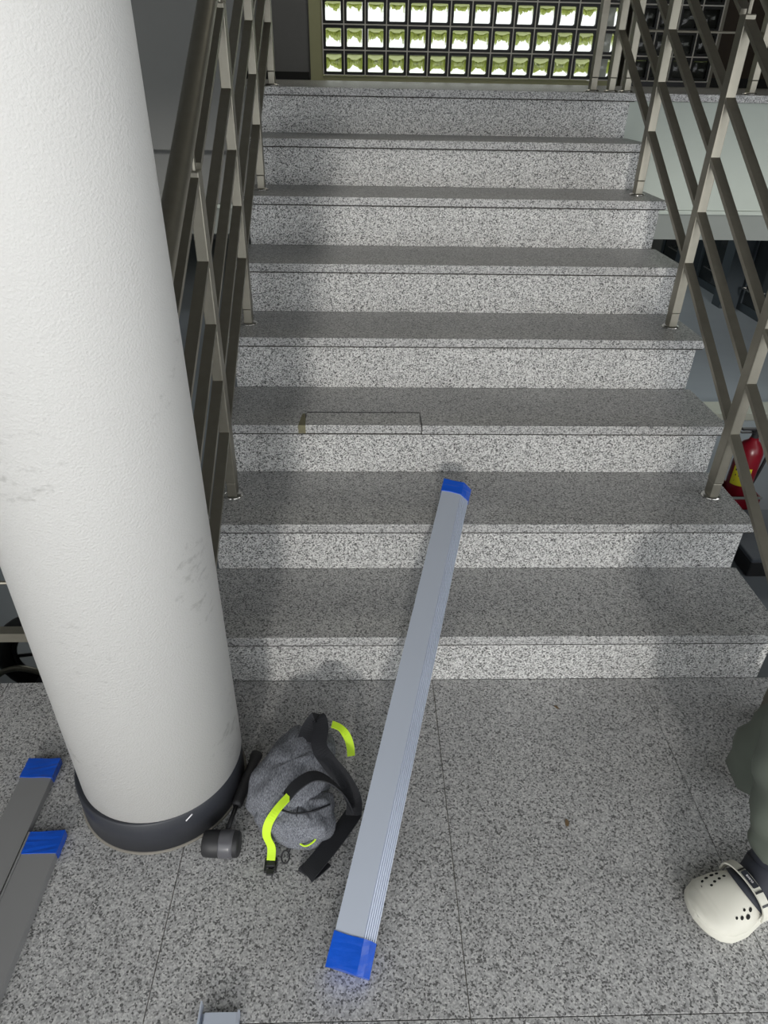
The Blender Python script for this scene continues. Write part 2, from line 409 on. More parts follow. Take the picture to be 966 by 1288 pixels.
# ---- lower hall glass doors in the right wall
def low_door(name, y0, y1, hy0, hy1):
    X = 4.872
    root = B(name, X-0.05, X-0.002, y0, y1, ZL+0.001, ZL+0.09, M['bluegrey'], kind='structure')
    for a, b in ((y0, y0+0.06), (y1-0.06, y1)): B('door_stile', X-0.05, X-0.002, a, b, ZL+0.09, 1.0, M['bluegrey'], root)
    B('glass_pane', X-0.03, X-0.015, y0+0.061, y1-0.061, ZL+0.091, 1.0, M['glassdark'], root)
    bm = bmesh.new(); tube(bm, [(X-0.051, hy0, -0.66), (X-0.1, hy0, -0.66), (X-0.1, hy1, -0.66), (X-0.051, hy1, -0.66)], 0.012, 8)
    place(obj('door_handle', bm, M['disc']), root)
low_door('door_1', 5.9, 7.25, 6.85, 7.15)
low_door('door_2', 7.5, 8.6, 7.9, 8.3)
low_door('door_3', 8.9, 10.0, 9.2, 9.6)
for a, b in ((7.26, 7.49), (8.61, 8.89)): B('trim_6', 4.6, 4.871, a, b, ZL, 1.0, M['bluegrey'], kind='structure')

# ------------------------------------------------------------------ staircase
st = thing('staircase', 'grey speckled granite staircase of eight steps rising to the landing', 'stairs', (0.38, 1.0, 0))
poly = [(0.02, -0.161)]
yy = 0.02
for i in range(8):
    poly.append((YR[i]+0.021, (ZT[i-1] if i else -0.161))) if i else None
    poly.append((YR[i]+0.021, ZT[i]-0.031))
poly.append((2.13, ZT[7]-0.031)); poly += [(2.13, 0.98), (2.0, 0.98), (0.9, -0.5), (0.9, ZL+0.001), (0.02, ZL+0.001)]
# dedupe
pp = []
for p in poly:
    if not pp or (abs(pp[-1][0]-p[0])+abs(pp[-1][1]-p[1])) > 1e-5: pp.append(p)
bm = bmesh.new(); prism_yz(bm, pp, XL+0.02, XR-0.022)
place(obj('stair_body', bm, M['greywall'], label='painted concrete body under the granite'), st)
for i in range(8):
    zb = ZT[i-1] if i else 0.0
    B('riser', XL+0.014, XR-0.018, YR[i], YR[i]+0.0205, zb+0.0005, ZT[i]-0.0335, M['riser'], st)
    bm = bmesh.new(); box(bm, XL+0.004, XR-0.004, YR[i]-NOSE+0.0015, YR[i]-0.0002, ZT[i]-0.0335, ZT[i]-0.0303)  # strip coloured dark to draw the shade line under the overhang
    place(obj('seam_or_shade_line', bm, M['seam_or_shade_line'], label='dark strip standing in for the shade under the nosing'), st)
    if i < 7:
        y0, y1 = YR[i]-NOSE, YR[i+1]+0.0
        z0, z1 = ZT[i]-0.03, ZT[i]
        if i == 2:
            px0, px1, py1 = -0.205, 0.178, 0.687
            bm = bmesh.new()
            box(bm, XL, px0-0.0025, y0, y1, z0, z1, 0.002); box(bm, px1+0.0025, XR, y0, y1, z0, z1, 0.002)
            box(bm, px0-0.0025, px1+0.0025, py1+0.0025, y1, z0, z1)
            place(obj('tread', bm, M['tread']), st)
            bm = bmesh.new(); box(bm, px0, px1, y0+0.001, py1, z0, z1-0.0003, 0.003)
            place(obj('nosing_patch', bm, M['tread'], label='replaced rectangular piece of nosing'), st)
            bm = bmesh.new(); box(bm, px0+0.002, px1, py1+0.0001, py1+0.0024, z0, z1+0.0002)
            place(obj('seam_or_shade_line', bm, M['darkbase'], label='dark joint behind the replaced piece'), st)
            bm = bmesh.new(); box(bm, px0-0.02, px0+0.004, y0-0.0012, y0+0.09, z0+0.002, z1+0.0006)
            for v in bm.verts:
                if v.co.y > y0+0.03: v.co.x = px0-0.008+(v.co.x-px0+0.008)*0.35
            place(obj('mortar_patch', bm, M['stain'], label='brownish mortar at the left end of the patch'), st)
        else:
            bm = bmesh.new(); box(bm, XL, XR, y0, y1, z0, z1, 0.002)
            place(obj('tread', bm, M['tread']), st)

# ------------------------------------------------------------------ railings
PL, PR_ = -0.4313, 1.1333
BZ = [0.2478-0.015, 0.4132-0.015, 0.5776-0.015, 0.7438-0.015, 0.9412-0.015]
def post(x, y, z, root, h=0.9412, rod=True):
    bm = bmesh.new()
    box(bm, x-0.016, x+0.016, y-0.0225, y+0.0225, z+0.055, z+h, 0.003)
    box(bm, x-0.0145, x+0.0145, y-0.021, y+0.021, z+0.004, z+0.055, 0.002)
    if rod: tube(bm, [(x, y, z+h-0.002), (x, y, z+h+0.085)], 0.007, 8)
    place(obj('post', bm, M['steel']), root)
    bm = bmesh.new(); lathe(bm, x, y, [(0.032, z+0.0002), (0.032, z+0.003), (0.026, z+0.0075), (0.018, z+0.009)], 24)
    place(obj('base_disc', bm, M['disc'], smooth=True), root)
def stair_rail(x, label, extra):
    P = [(-0.154, 0.0), (YR[2]-0.154, ZT[1]), (YR[4]-0.154, ZT[3]), (YR[6]-0.154, ZT[5]), (2.246, ZTOP)]
    root = thing('stair_railing', label, 'railing', (x, P[0][0], 0), 'brushed steel railings of the stairs')
    for y, z in P: post(x, y, z, root)
    for (ya, za), (yb, zb) in zip(P, P[1:]):
        for b in BZ:
            bm = bmesh.new(); obar(bm, (x, ya+0.0225, za+b+0.022), (x, yb-0.0225, zb+b-0.006), 0.03, 0.016)
            place(obj('rail_bar', bm, M['steel']), root)
    hz = 0.9412+0.105
    bm = bmesh.new()
    pts = [(x, -0.185, hz-0.012), (x, P[0][0], P[0][1]+hz)]+[(x, y, z+hz) for y, z in P[1:]]+[(x, 2.42, ZTOP+hz+0.01)]
    tube(bm, pts, 0.026, 20)
    place(obj('handrail', bm, M['steel'], smooth=True), root)
    return root
lr = stair_rail(PL, 'brushed steel stair railing on the left side behind the white column', 0)
rr = stair_rail(PR_, 'brushed steel stair railing on the right side of the steps', 0)
# landing guard rails
def guard(name, label, pts, zbase, rods, thin, cat='railing', post_h=0.94):
    root = thing(name, label, cat, (pts[0][0], pts[0][1], zbase))
    for x, y in pts: post(x, y, zbase, root, post_h)
    for (xa, ya), (xb, yb) in zip(pts, pts[1:]):
        for z, r in rods:
            bm = bmesh.new()
            if r > 0.01: box(bm, min(xa, xb)+0.016, max(xa, xb)-0.016, ya-0.015, ya+0.015, zbase+z-0.015, zbase+z+0.015)
            else: tube(bm, [(min(xa, xb)+0.016, ya, zbase+z), (max(xa, xb)-0.016, ya, zbase+z)], r, 8)
            place(obj('rail_bar', bm, M['steel']), root)
    a, b = pts[0], pts[-1]
    bm = bmesh.new(); tube(bm, [(a[0]-0.03, a[1], zbase+post_h+0.105), (b[0]+0.03, b[1], zbase+post_h+0.105)], 0.026, 16)
    place(obj('handrail', bm, M['steel'], smooth=True), root)
guard('landing_railing', 'steel guard railing along the right edge of the landing', [(1.21, 2.26), (1.80, 2.26), (2.9, 2.26), (4.0, 2.26)], ZTOP, [(0.235, 0.005), (0.40, 0.005), (0.56, 0.005), (0.73, 0.005)], True)
lp = thing('newel_post', 'separate steel post standing just left of the right railing top on the landing', 'post', (1.055, 2.27, ZTOP))
post(1.055, 2.27, ZTOP, lp)
guard('floor_railing', 'low steel guard bars along the floor edge left of the white column', [(-3.0, -0.03), (-1.9, -0.03), (-0.8, -0.03)], 0.0, [(0.22, 0.015), (0.40, 0.005), (0.58, 0.015), (0.75, 0.005)], False)

# ------------------------------------------------------------------ column
col = thing('column', 'round white painted column with a black painted base', 'column', (-0.515, -0.33, 0))
bm = bmesh.new(); lathe(bm, -0.507, -0.33, [(0.191, 0.108), (0.191, 4.199)], 96)
place(obj('shaft', bm, M['column'], smooth=True), col)
bm = bmesh.new(); lathe(bm, -0.515, -0.33, [(0.197, 0.001), (0.197, 0.104), (0.193, 0.108)], 96)
o = place(obj('black_base', bm, M['black'], smooth=True, label='black painted base band'), col)
bm = bmesh.new(); lathe(bm, -0.515, -0.33, [(0.2015, 0.0003), (0.200, 0.003), (0.1972, 0.0045)], 96)
place(obj('sealant_ring', bm, M['grout'], smooth=True), col)
for oo in ('shaft', 'black_base'):
    o = bpy.data.objects[oo]
    for p in o.data.polygons:
        if abs(p.normal.z) > 0.9: p.use_smooth = False
bm = bmesh.new()
ang = math.atan2(-0.5+0.33, -0.407+0.515)
c = Vector((-0.515+0.1975*math.cos(ang), -0.33+0.1975*math.sin(ang), 0.09))
t = Vector((-math.sin(ang), math.cos(ang), 0))
a = c-t*0.008-Vector((0, 0, 0.006)); b_ = c+t*0.008+Vector((0, 0, 0.006))
tube(bm, [a, b_], 0.0015, 6); place(obj('paint_chip', bm, M['paper'], label='small white chip in the black paint'), col)

# ------------------------------------------------------------------ aluminium profiles
def profile(bm, L, W=0.059, CH=0.026, H=0.05, ribs=True, grow=0.0, y0=0.0):
    pts = [(0, 0), (0, H), (W, H)]
    if ribs:
        k = 6
        for i in range(k):
            for f, d in ((0.04, 0.0), (0.14, -0.0028), (0.44, -0.0028), (0.54, 0.0)):
                u = (i+f)/k; nx, nz = 0.69, 0.72
                pts.append((W+CH*u+nx*d, H-CH*0.95*u+nz*d))
    pts += [(W+CH, H-CH*0.95), (W+CH, 0)]
    if grow:
        cx = (W+CH)/2; cz = H/2
        pts = [(0-grow, -0.0), (0-grow, H+grow), (W+grow*0.4, H+grow), (W+CH+grow, H-CH*0.95+grow*0.4), (W+CH+grow, -0.0)]
    a = [bm.verts.new((x, y0, z)) for x, z in pts]; b = [bm.verts.new((x, y0+L, z)) for x, z in pts]
    n = len(pts); bm.faces.new(a); bm.faces.new(b[::-1])
    for i in range(n): bm.faces.new((a[i], b[i], b[(i+1) % n], a[(i+1) % n]))
def crumple(o, amp, seed=1):
    rnd = random.Random(seed)
    for v in o.data.vertices: v.co += Vector((rnd.uniform(-1, 1), rnd.uniform(-1, 1), rnd.uniform(-0.3, 1)))*amp
def taped(bm, y0, L, W, CH, H, seed):
    rnd = random.Random(seed)
    base = [(0, 0), (0, H*.5), (0, H), (W*.5, H), (W, H), (W+CH*.5, H-CH*.475), (W+CH, H-CH*0.95), (W+CH, 0), ((W+CH)*.5, 0)]
    if CH == 0: base = [(0, 0), (0, H*.5), (0, H), (W*.33, H), (W*.66, H), (W, H), (W, H*.5), (W, 0), (W*.5, 0)]
    cx = (W+CH)/2; cz = H/2; rows = []
    ny = 9
    for k in range(ny):
        f = k/(ny-1)
        row = []
        for (x, z) in base:
            g = 0.0015+rnd.uniform(0, 0.0011)
            dx = 1 if x > cx else -1; dz = 1 if z > cz else 0
            row.append(bm.verts.new((x+dx*g, y0+L*f+rnd.uniform(-1, 1)*(0.0025 if k in (0, ny-1) else 0.001), z+dz*g if z > 0 else 0.0)))
        rows.append(row)
    n = len(base)
    for A, Bq in zip(rows, rows[1:]):
        for j in range(n): bm.faces.new((A[j], A[(j+1) % n], Bq[(j+1) % n], Bq[j]))
    bm.faces.new(rows[0][::-1]); bm.faces.new(rows[-1])
sl = 0.3587
yd = Vector((0.308, 1.121, sl*1.121)).normalized()
nn = Vector((0, -sl, 1)).normalized()
xd = yd.cross(nn).normalized()
BW, BCH, BH = 0.059, 0.026, 0.045
p_top_left = Vector((-0.083, -0.787, sl*(-0.787+0.78)+0.05))
org = p_top_left-nn*BH
mtx = Matrix((xd, yd, nn)).transposed().to_4x4(); mtx.translation = org
prof = thing('aluminium_profile', 'long silvery aluminium profile with ribbed edge leaning from the floor onto the steps', 'metal profile', (0, 0, 0))
prof.matrix_world = mtx
LEN = 1.285
bm = bmesh.new(); profile(bm, LEN, BW, BCH, BH); bm2 = obj('profile_body', bm, M['alu'], prof)
bm = bmesh.new(); taped(bm, -0.003, 0.062, BW, BCH, BH, 3); obj('blue_tape', bm, M['tape'], prof, label='blue tape wrapped round the near end')
bm = bmesh.new(); taped(bm, LEN-0.042, 0.046, BW, BCH, BH, 4); obj('blue_tape', bm, M['tape'], prof, label='blue tape wrapped round the far end')

def flat_profile(x0, y1, rot, label, seed, lip):
    t = thing('aluminium_profile', label, 'metal profile', (x0, y1, 0))
    t.rotation_euler = (0, 0, rot)
    bm = bmesh.new(); profile(bm, 1.35, 0.077, 0.0, 0.020, False, y0=-1.35)
    if lip:
        box(bm, -0.004, -0.0002, -1.35, 0, 0.0, 0.023)
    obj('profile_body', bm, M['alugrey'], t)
    bm = bmesh.new(); taped(bm, -0.052, 0.055, 0.077, 0.0, 0.020, seed); obj('blue_tape', bm, M['tape'], t, label='blue tape over the end')
    return t
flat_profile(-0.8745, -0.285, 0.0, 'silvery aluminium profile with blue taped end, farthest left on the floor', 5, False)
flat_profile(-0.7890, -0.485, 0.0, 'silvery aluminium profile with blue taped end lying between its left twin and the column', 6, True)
ch = thing('aluminium_channel', 'short end of an open aluminium channel at the bottom edge below the column', 'metal profile', (-0.322, -0.85, 0))
bm = bmesh.new(); box(bm, 0, 0.075, -0.6, 0, 0.0005, 0.004); box(bm, 0, 0.003, -0.6, 0.012, 0.004, 0.028); box(bm, 0.072, 0.075, -0.6, 0, 0.004, 0.02)
box(bm, 0.010, 0.0716, -0.6, -0.004, 0.0165, 0.0195)
obj('channel_body', bm, M['alu'], ch)

# ------------------------------------------------------------------ rubber mallet
ml = thing('rubber_mallet', 'black rubber mallet lying on the floor between column and grey bag', 'mallet', (-0.337, -0.525, 0))
ax = Matrix.Translation((-0.337, -0.525, 0.0305)) @ Matrix.Rotation(-0.04, 4, 'Z') @ Matrix.Rotation(PI/2, 4, 'Y')
bm = bmesh.new(); lathe(bm, 0, 0, [(0.0255, -0.041), (0.0285, -0.038), (0.030, -0.02), (0.0295, 0.0), (0.030, 0.02), (0.0285, 0.038), (0.0255, 0.041)], 32, ax)
place(obj('mallet_head', bm, M['rubber'], smooth=True), ml)
bm = bmesh.new(); lathe(bm, 0, 0, [(0.0302, -0.003), (0.0306, 0.0), (0.0309, 0.02), (0.0304, 0.029)], 32, ax)
place(obj('worn_band', bm, M['rubbergloss'], smooth=True, label='shiny worn band on the mallet head'), ml)
bm = bmesh.new(); tube(bm, [(-0.331, -0.497, 0.03), (-0.317, -0.405, 0.021)], 0.0055, 10)
place(obj('handle_rod', bm, M['darksteel'], smooth=True), ml)
bm = bmesh.new(); tube(bm, smooth_path([(-0.320, -0.425, 0.021), (-0.314, -0.39, 0.021), (-0.305, -0.34, 0.02), (-0.293, -0.285, 0.02), (-0.290, -0.272, 0.02)], 4), [0.009]+[0.0135]*3+[0.0145]*5+[0.0125]*3+[0.0155]*4+[0.012], 14)
place(obj('grip', bm, M['rubber'], smooth=True), ml)

# ------------------------------------------------------------------ grey bag
bag = thing('waist_bag', 'heather grey fabric bag with black straps and neon yellow webbing on the floor', 'bag', (-0.175, -0.39, 0))
def puff(bm, cx, cy, cz, rx, ry, rz, rot, e=2.6, nu=40, nv=24, seed=0, fold=0.004, flat=0.0, zmin=0.0015):
    rnd = random.Random(seed); ph = [rnd.uniform(0, 6.28) for _ in range(6)]
    cr, sr = math.cos(rot), math.sin(rot); rings = []
    def sg(x, p): return math.copysign(abs(x)**p, x)
    for j in range(nv+1):
        v = -PI/2+PI*j/nv; ring = []
        for i in range(nu):
            u = 2*PI*i/nu
            x = rx*sg(math.cos(v), 2/e)*sg(math.cos(u), 2/e); y = ry*sg(math.cos(v), 2/e)*sg(math.sin(u), 2/e); z = rz*sg(math.sin(v), 2/e)
            d = fold*(math.sin(5*u+ph[0]+3*v)+math.sin(9*u+ph[1]-4*v)*0.6+math.sin(13*v+ph[2]+2*u)*0.5)
            s = 1+d/max(rx, 0.01); x *= s; y *= s; z *= (1+d/rz*0.4)
            if flat: z -= flat*y
            zz = max(cz+z, zmin)
            ring.append(bm.verts.new((cx+cr*x-sr*y, cy+sr*x+cr*y, zz)))
            if j in (0, nv): break
        rings.append(ring)
    for j in range(nv):
        A, Bq = rings[j], rings[j+1]
        for i in range(nu):
            k = (i+1) % nu
            if len(A) == 1: bm.faces.new((A[0], Bq[k], Bq[i]))
            elif len(Bq) == 1: bm.faces.new((A[i], A[k], Bq[0]))
            else: bm.faces.new((A[i], A[k], Bq[k], Bq[i]))
bm = bmesh.new(); puff(bm, -0.183, -0.372, 0.062, 0.088, 0.135, 0.064, -0.42, 2.5, seed=3, fold=0.004)
place(obj('bag_body', bm, M['fabric'], smooth=True), bag)
bm = bmesh.new(); puff(bm, -0.168, -0.465, 0.045, 0.090, 0.068, 0.050, -0.22, 2.7, seed=9, fold=0.005)
place(obj('front_pocket', bm, M['fabric'], smooth=True), bag)
bm = bmesh.new(); tube(bm, smooth_path([(-0.262, -0.447, 0.075), (-0.235, -0.472, 0.095), (-0.195, -0.49, 0.101), (-0.165, -0.497, 0.1), (-0.125, -0.487, 0.094), (-0.09, -0.462, 0.08)], 5), 0.0022, 6)
place(obj('zip', bm, M['strap'], smooth=True), bag)
bm = bmesh.new(); tube(bm, smooth_path([(-0.168, -0.44, 0.103), (-0.162, -0.47, 0.1), (-0.165, -0.5, 0.093)], 4), 0.0014, 6)
place(obj('seam_or_shade_line', bm, M['strap'], smooth=True), bag)
bm = bmesh.new(); ribbon(bm, [(-0.158, -0.315, 0.120), (-0.150, -0.285, 0.130), (-0.128, -0.262, 0.145), (-0.118, -0.290, 0.142), (-0.120, -0.34, 0.135), (-0.095, -0.375, 0.12), (-0.06, -0.405, 0.095), (-0.035, -0.435, 0.06), (-0.035, -0.465, 0.04)], 0.038, 0.003, [(1, 0.2, 0.2)]*3+[(1, 0.3, 0)]*2+[(0.8, 0.6, 0.3)]*4)
place(obj('strap', bm, M['strap'], label='black webbing strap over the top of the bag'), bag)
bm = bmesh.new(); ribbon(bm, [(-0.035, -0.455, 0.035), (-0.05, -0.48, 0.035), (-0.075, -0.515, 0.03), (-0.105, -0.552, 0.024), (-0.128, -0.578, 0.018), (-0.14, -0.588, 0.010), (-0.13, -0.580, 0.004), (-0.10, -0.552, 0.004)], 0.046, 0.003, (0.80, -0.60, 0.25))
place(obj('strap', bm, M['strap'], label='black strap end looping down to the floor'), bag)
bm = bmesh.new(); ribbon(bm, [(-0.19, -0.468, 0.118), (-0.165, -0.450, 0.138), (-0.13, -0.432, 0.145), (-0.095, -0.432, 0.132), (-0.06, -0.443, 0.095), (-0.04, -0.46, 0.05)], 0.036, 0.003, (0.45, -0.9, 0.25))
place(obj('strap', bm, M['strap'], label='black strap arching over the front pocket'), bag)
bm = bmesh.new(); ribbon(bm, [(-0.182, -0.470, 0.126), (-0.205, -0.492, 0.115), (-0.226, -0.512, 0.09), (-0.232, -0.524, 0.06), (-0.222, -0.535, 0.03), (-0.222, -0.556, 0.013)], 0.02, 0.002, [(0.7, -0.7, 0.1)]*2+[(1, -0.2, 0.1)]*4)
place(obj('neon_webbing', bm, M['neon'], label='neon yellow webbing running down to the buckle'), bag)
bm = bmesh.new(); ribbon(bm, [(-0.092, -0.268, 0.128), (-0.07, -0.272, 0.118), (-0.053, -0.285, 0.10), (-0.045, -0.300, 0.08), (-0.043, -0.313, 0.06)], 0.02, 0.002, [(0.3, 1, 0)]*2+[(1, 0.4, 0.2)]*3)
place(obj('neon_webbing', bm, M['neon'], label='short neon yellow webbing end at the far side'), bag)
bm = bmesh.new(); box(bm, -0.236, -0.208, -0.568, -0.556, 0.003, 0.012, 0.002); box(bm, -0.236, -0.231, -0.58, -0.548, 0.003, 0.012, 0.001); box(bm, -0.213, -0.208, -0.58, -0.548, 0.003, 0.012, 0.001); box(bm, -0.23, -0.214, -0.586, -0.574, 0.003, 0.01, 0.001)
place(obj('buckle', bm, M['rubber']), bag)
bm = bmesh.new(); tube(bm, smooth_path([(-0.165, -0.53, 0.05), (-0.145, -0.542, 0.045), (-0.125, -0.535, 0.05), (-0.118, -0.525, 0.055)], 5), 0.0022, 6)
place(obj('zip_pull', bm, M['neon'], smooth=True, label='thin neon cord zip pull'), bag)
bm = bmesh.new(); box(bm, -0.125, -0.105, -0.53, -0.515, 0.05, 0.058, 0.002)
place(obj('zip_slider', bm, M['rubber']), bag)
bm = bmesh.new(); P_ = [(-0.19+0.009*math.cos(a), -0.548+0.012*math.sin(a), 0.012+0.006*math.sin(a)) for a in [2*PI*k/14 for k in range(14)]]
tube(bm, P_, 0.002, 6, closed=True); tube(bm, [(-0.185, -0.537, 0.018), (-0.172, -0.52, 0.03)], 0.004, 6)
place(obj('pull_loop', bm, M['rubber'], smooth=True), bag)

# ------------------------------------------------------------------ fire extinguisher on its stand in the lower hall
ex = thing('fire_extinguisher', 'red fire extinguisher with yellow label seen past the right edge of the stairs', 'fire extinguisher', (2.47, 2.37, ZL))
bx, by = 2.47, 2.37; z0 = ZL+0.16
bm = bmesh.new(); lathe(bm, bx, by, [(0.075, z0), (0.08, z0+0.02), (0.08, z0+0.32), (0.06, z0+0.375), (0.03, z0+0.4), (0.025, z0+0.42)], 32)
place(obj('cylinder', bm, M['red'], smooth=True), ex)
bm = bmesh.new(); lathe(bm, bx, by, [(0.022, z0+0.42), (0.022, z0+0.45), (0.03, z0+0.455), (0.03, z0+0.47)], 20); box(bm, bx-0.1, bx+0.04, by-0.012, by+0.012, z0+0.47, z0+0.485, 0.003); box(bm, bx-0.1, bx+0.0, by-0.01, by+0.01, z0+0.45, z0+0.458, 0.002)
place(obj('valve_handle', bm, M['rubber']), ex)
bm = bmesh.new(); tube(bm, smooth_path([(bx+0.03, by-0.02, z0+0.46), (bx+0.10, by-0.03, z0+0.40), (bx+0.105, by-0.02, z0+0.25), (bx+0.09, by, z0+0.08)], 6), 0.01, 8)
place(obj('hose', bm, M['rubber'], smooth=True), ex)
bm = bmesh.new(); n = 14; rows = []
for zz in (z0+0.10, z0+0.23):
    rows.append([bm.verts.new((bx+0.0812*math.cos(a), by+0.0812*math.sin(a), zz)) for a in [math.radians(-165+i*80/n) for i in range(n+1)]])
for i in range(n): bm.faces.new((rows[0][i], rows[0][i+1], rows[1][i+1], rows[1][i]))
lab = place(obj('label_sticker', bm, M['yellow'], smooth=True, label='yellow label'), ex)
bm = bmesh.new()
for k, (zz, a0, a1) in enumerate([(0.20, -155, -140), (0.20, -125, -110), (0.165, -150, -132), (0.16, -120, -100), (0.125, -148, -110)]):
    bm = bmesh.new(); q = [bm.verts.new((bx+0.0818*math.cos(math.radians(a)), by+0.0818*math.sin(math.radians(a)), z0+zz+dz)) for a, dz in ((a0, 0), (a1, 0), (a1, 0.012), (a0, 0.012))]
    bm.faces.new(q); place(obj('label_mark', bm, M['rubber']), ex)
bm = bmesh.new()
h0, h1 = ZL+0.001, ZL+0.20
for (a, b, c_, d_) in ((-0.11, 0.11, -0.11, -0.1), (-0.11, 0.11, 0.1, 0.11), (-0.11, -0.1, -0.0999, 0.0999), (0.1, 0.11, -0.0999, 0.0999)): box(bm, bx+a, bx+b, by+c_, by+d_, h0, h1)
box(bm, bx-0.0999, bx+0.0999, by-0.0999, by+0.0999, h0, z0-0.001)
place(obj('stand', bm, M['red']), ex)
bm = bmesh.new(); box(bm, bx-0.115, bx+0.115, by-0.115, by-0.111, h1-0.014, h1+0.004)
box(bm, bx-0.115, bx-0.111, by-0.11, by+0.11, h1-0.014, h1+0.004)
place(obj('stand_rim', bm, M['beamgrey']), ex)

# grey-lidded black case in the lower hall, right of the first steps
cs = thing('storage_case', 'black case with a grey-blue lid on the lower floor right of the second step', 'case', (2.6, 1.95, ZL))
bm = bmesh.new(); box(bm, 2.26, 3.1, 1.68, 2.2, ZL+0.001, ZL+0.11, 0.01); place(obj('case_body', bm, M['rubber']), cs)
bm = bmesh.new(); box(bm, 2.25, 3.11, 1.67, 2.21, ZL+0.111, ZL+0.14, 0.008); place(obj('lid', bm, M['boxgrey']), cs)
bm = bmesh.new(); tube(bm, smooth_path([(2.36, 2.18, ZL+0.142), (2.40, 2.0, ZL+0.142), (2.52, 1.86, ZL+0.142), (2.8, 1.78, ZL+0.142)], 5), 0.008, 6); place(obj('lid_rib', bm, M['rubber'], smooth=True), cs)

# black wheeled cart in the lower hall, left of the column
ct = thing('folding_cart', 'black wheel and bent grey tubes of a cart below the floor edge', 'cart', (-1.45, 0.8, ZL))
def ring(cx, cy, cz, r, rr, tilt, n=36):
    return [(cx+r*math.cos(2*PI*k/n)*math.cos(tilt), cy+r*math.cos(2*PI*k/n)*math.sin(tilt), cz+rr*math.sin(2*PI*k/n)) for k in range(n)]
bm = bmesh.new(); tube(bm, ring(-1.40, 0.8, -0.665, 0.20, 0.20, 0.15), 0.035, 12, closed=True)
place(obj('tyre', bm, M['rubber'], smooth=True), ct)
bm = bmesh.new(); tube(bm, ring(-1.40, 0.8, -0.665, 0.155, 0.155, 0.15), 0.012, 8, closed=True)
for k in range(6):
    a = k*PI/3; tube(bm, [(-1.40, 0.8, -0.665), (-1.40+0.15*math.cos(a)*0.989, 0.8+0.15*math.cos(a)*0.149, -0.665+0.15*math.sin(a))], 0.008, 6)
place(obj('wheel_rim', bm, M['darksteel'], smooth=True), ct)
for dz, dy in ((0, 0), (-0.1, -0.1)):
    bm = bmesh.new(); tube(bm, smooth_path([(-1.1, 0.62+dy, -0.73+dz), (-1.3, 0.66+dy, -0.69+dz), (-1.5, 0.70+dy, -0.66+dz), (-1.62, 0.70+dy, -0.72+dz), (-1.6, 0.66+dy, -0.80+dz), (-1.45, 0.6+dy, -0.85+dz), (-1.1, 0.55+dy, -0.9+dz*0.3)], 6), 0.013, 10)
    place(obj('frame_tube', bm, M['steel'], smooth=True), ct)
bm = bmesh.new(); puff(bm, -1.2, 0.8, -0.84, 0.3, 0.2, 0.10, 0, 3.0, 24, 12, seed=4, fold=0.003, zmin=ZL+0.0015)
place(obj('cloth_seat', bm, M['strap'], smooth=True), ct)

# ------------------------------------------------------------------ small litter
def flake(name, x, y, s, rot, mt, label, cat, h=0.0015):
    bm = bmesh.new(); n = 9; rnd = random.Random(int(x*1000)); a = []; b = []
    for k in range(n):
        t = 2*PI*k/n; r = s*(0.6+0.5*rnd.random()); px = r*math.cos(t)*0.5; py = r*math.sin(t)
        X = x+px*math.cos(rot)-py*math.sin(rot); Y = y+px*math.sin(rot)+py*math.cos(rot)
        a.append(bm.verts.new((X, Y, 0.0002))); b.append(bm.verts.new((X, Y, 0.0002+h*(0.5+rnd.random()))))
    bm.faces.new(a[::-1]); bm.faces.new(b)
    for k in range(n): bm.faces.new((a[k], a[(k+1) % n], b[(k+1) % n], b[k]))
    tag(obj(name, bm, mt), label, cat)
flake('dry_leaf', 0.483, -0.466, 0.013, -0.3, M['leaf'], 'small brown dry leaf fragment in the middle of the floor slab', 'leaf')
flake('dry_leaf', 0.544, -0.11, 0.008, 0.7, M['leaf'], 'tiny brown leaf fragment on the floor near the first riser', 'leaf')
bm = bmesh.new(); v = [(0.300, -0.8735), (0.313, -0.8795), (0.345, -0.881), (0.40, -0.9), (0.40, -0.96), (0.30, -0.96)]
a = [bm.verts.new((x, y, 0.0003)) for x, y in v]; b = [bm.verts.new((x, y, 0.0011)) for x, y in v]
bm.faces.new(a[::-1]); bm.faces.new(b)
for k in range(6): bm.faces.new((a[k], a[(k+1) % 6], b[(k+1) % 6], b[k]))
tag(obj('paper_sheet', bm, M['paper']), 'corner of a white paper sheet at the bottom edge of the floor', 'paper')

# ------------------------------------------------------------------ kneeling person, mostly outside the frame
per = thing('person', 'person kneeling at the right edge in olive grey trousers and an off-white clog', 'person', (1.0, -0.5, 0))
ANK = Vector((0.868, -0.622, 0.09)); KN = Vector((0.805, -0.60, 0.50)); HIPL = Vector((1.14, -0.60, 0.50))
KR = Vector((0.945, -0.395, 0.09)); HIPR = Vector((1.15, -0.43, 0.47)); AR = Vector((1.36, -0.33, 0.075))
PEL = Vector((1.16, -0.515, 0.52))
# trousers
V = [PEL, HIPL, (HIPL+KN)/2, KN, (KN*0.55+ANK*0.45)+Vector((0.02, 0.0, 0)), ANK+Vector((0.008, 0.006, 0.012)), HIPR, (HIPR+KR)/2+Vector((-0.02, 0, 0.01)), KR, (KR+AR)/2, AR]
Rr = [(0.15, 0.14), 0.115, 0.092, 0.082, 0.075, 0.052, 0.115, 0.10, 0.095, 0.072, 0.05]
E_ = [(0, 1), (1, 2), (2, 3), (3, 4), (4, 5), (0, 6), (6, 7), (7, 8), (8, 9), (9, 10), (0, 11)]
V.append(PEL+Vector((0.0, 0.0, 0.13))); Rr.append((0.125, 0.115))
tr = skin('trousers', V, E_, Rr, M['trouser'], per, 2)
for v in tr.data.vertices:
    if v.co.z < 0.004: v.co.z = 0.004
    d = 0.006*math.sin(v.co.z*55+v.co.x*40)+0.004*math.sin(v.co.y*90+v.co.z*30)
    v.co += v.normal*d
    if v.co.z < 0.004: v.co.z = 0.004
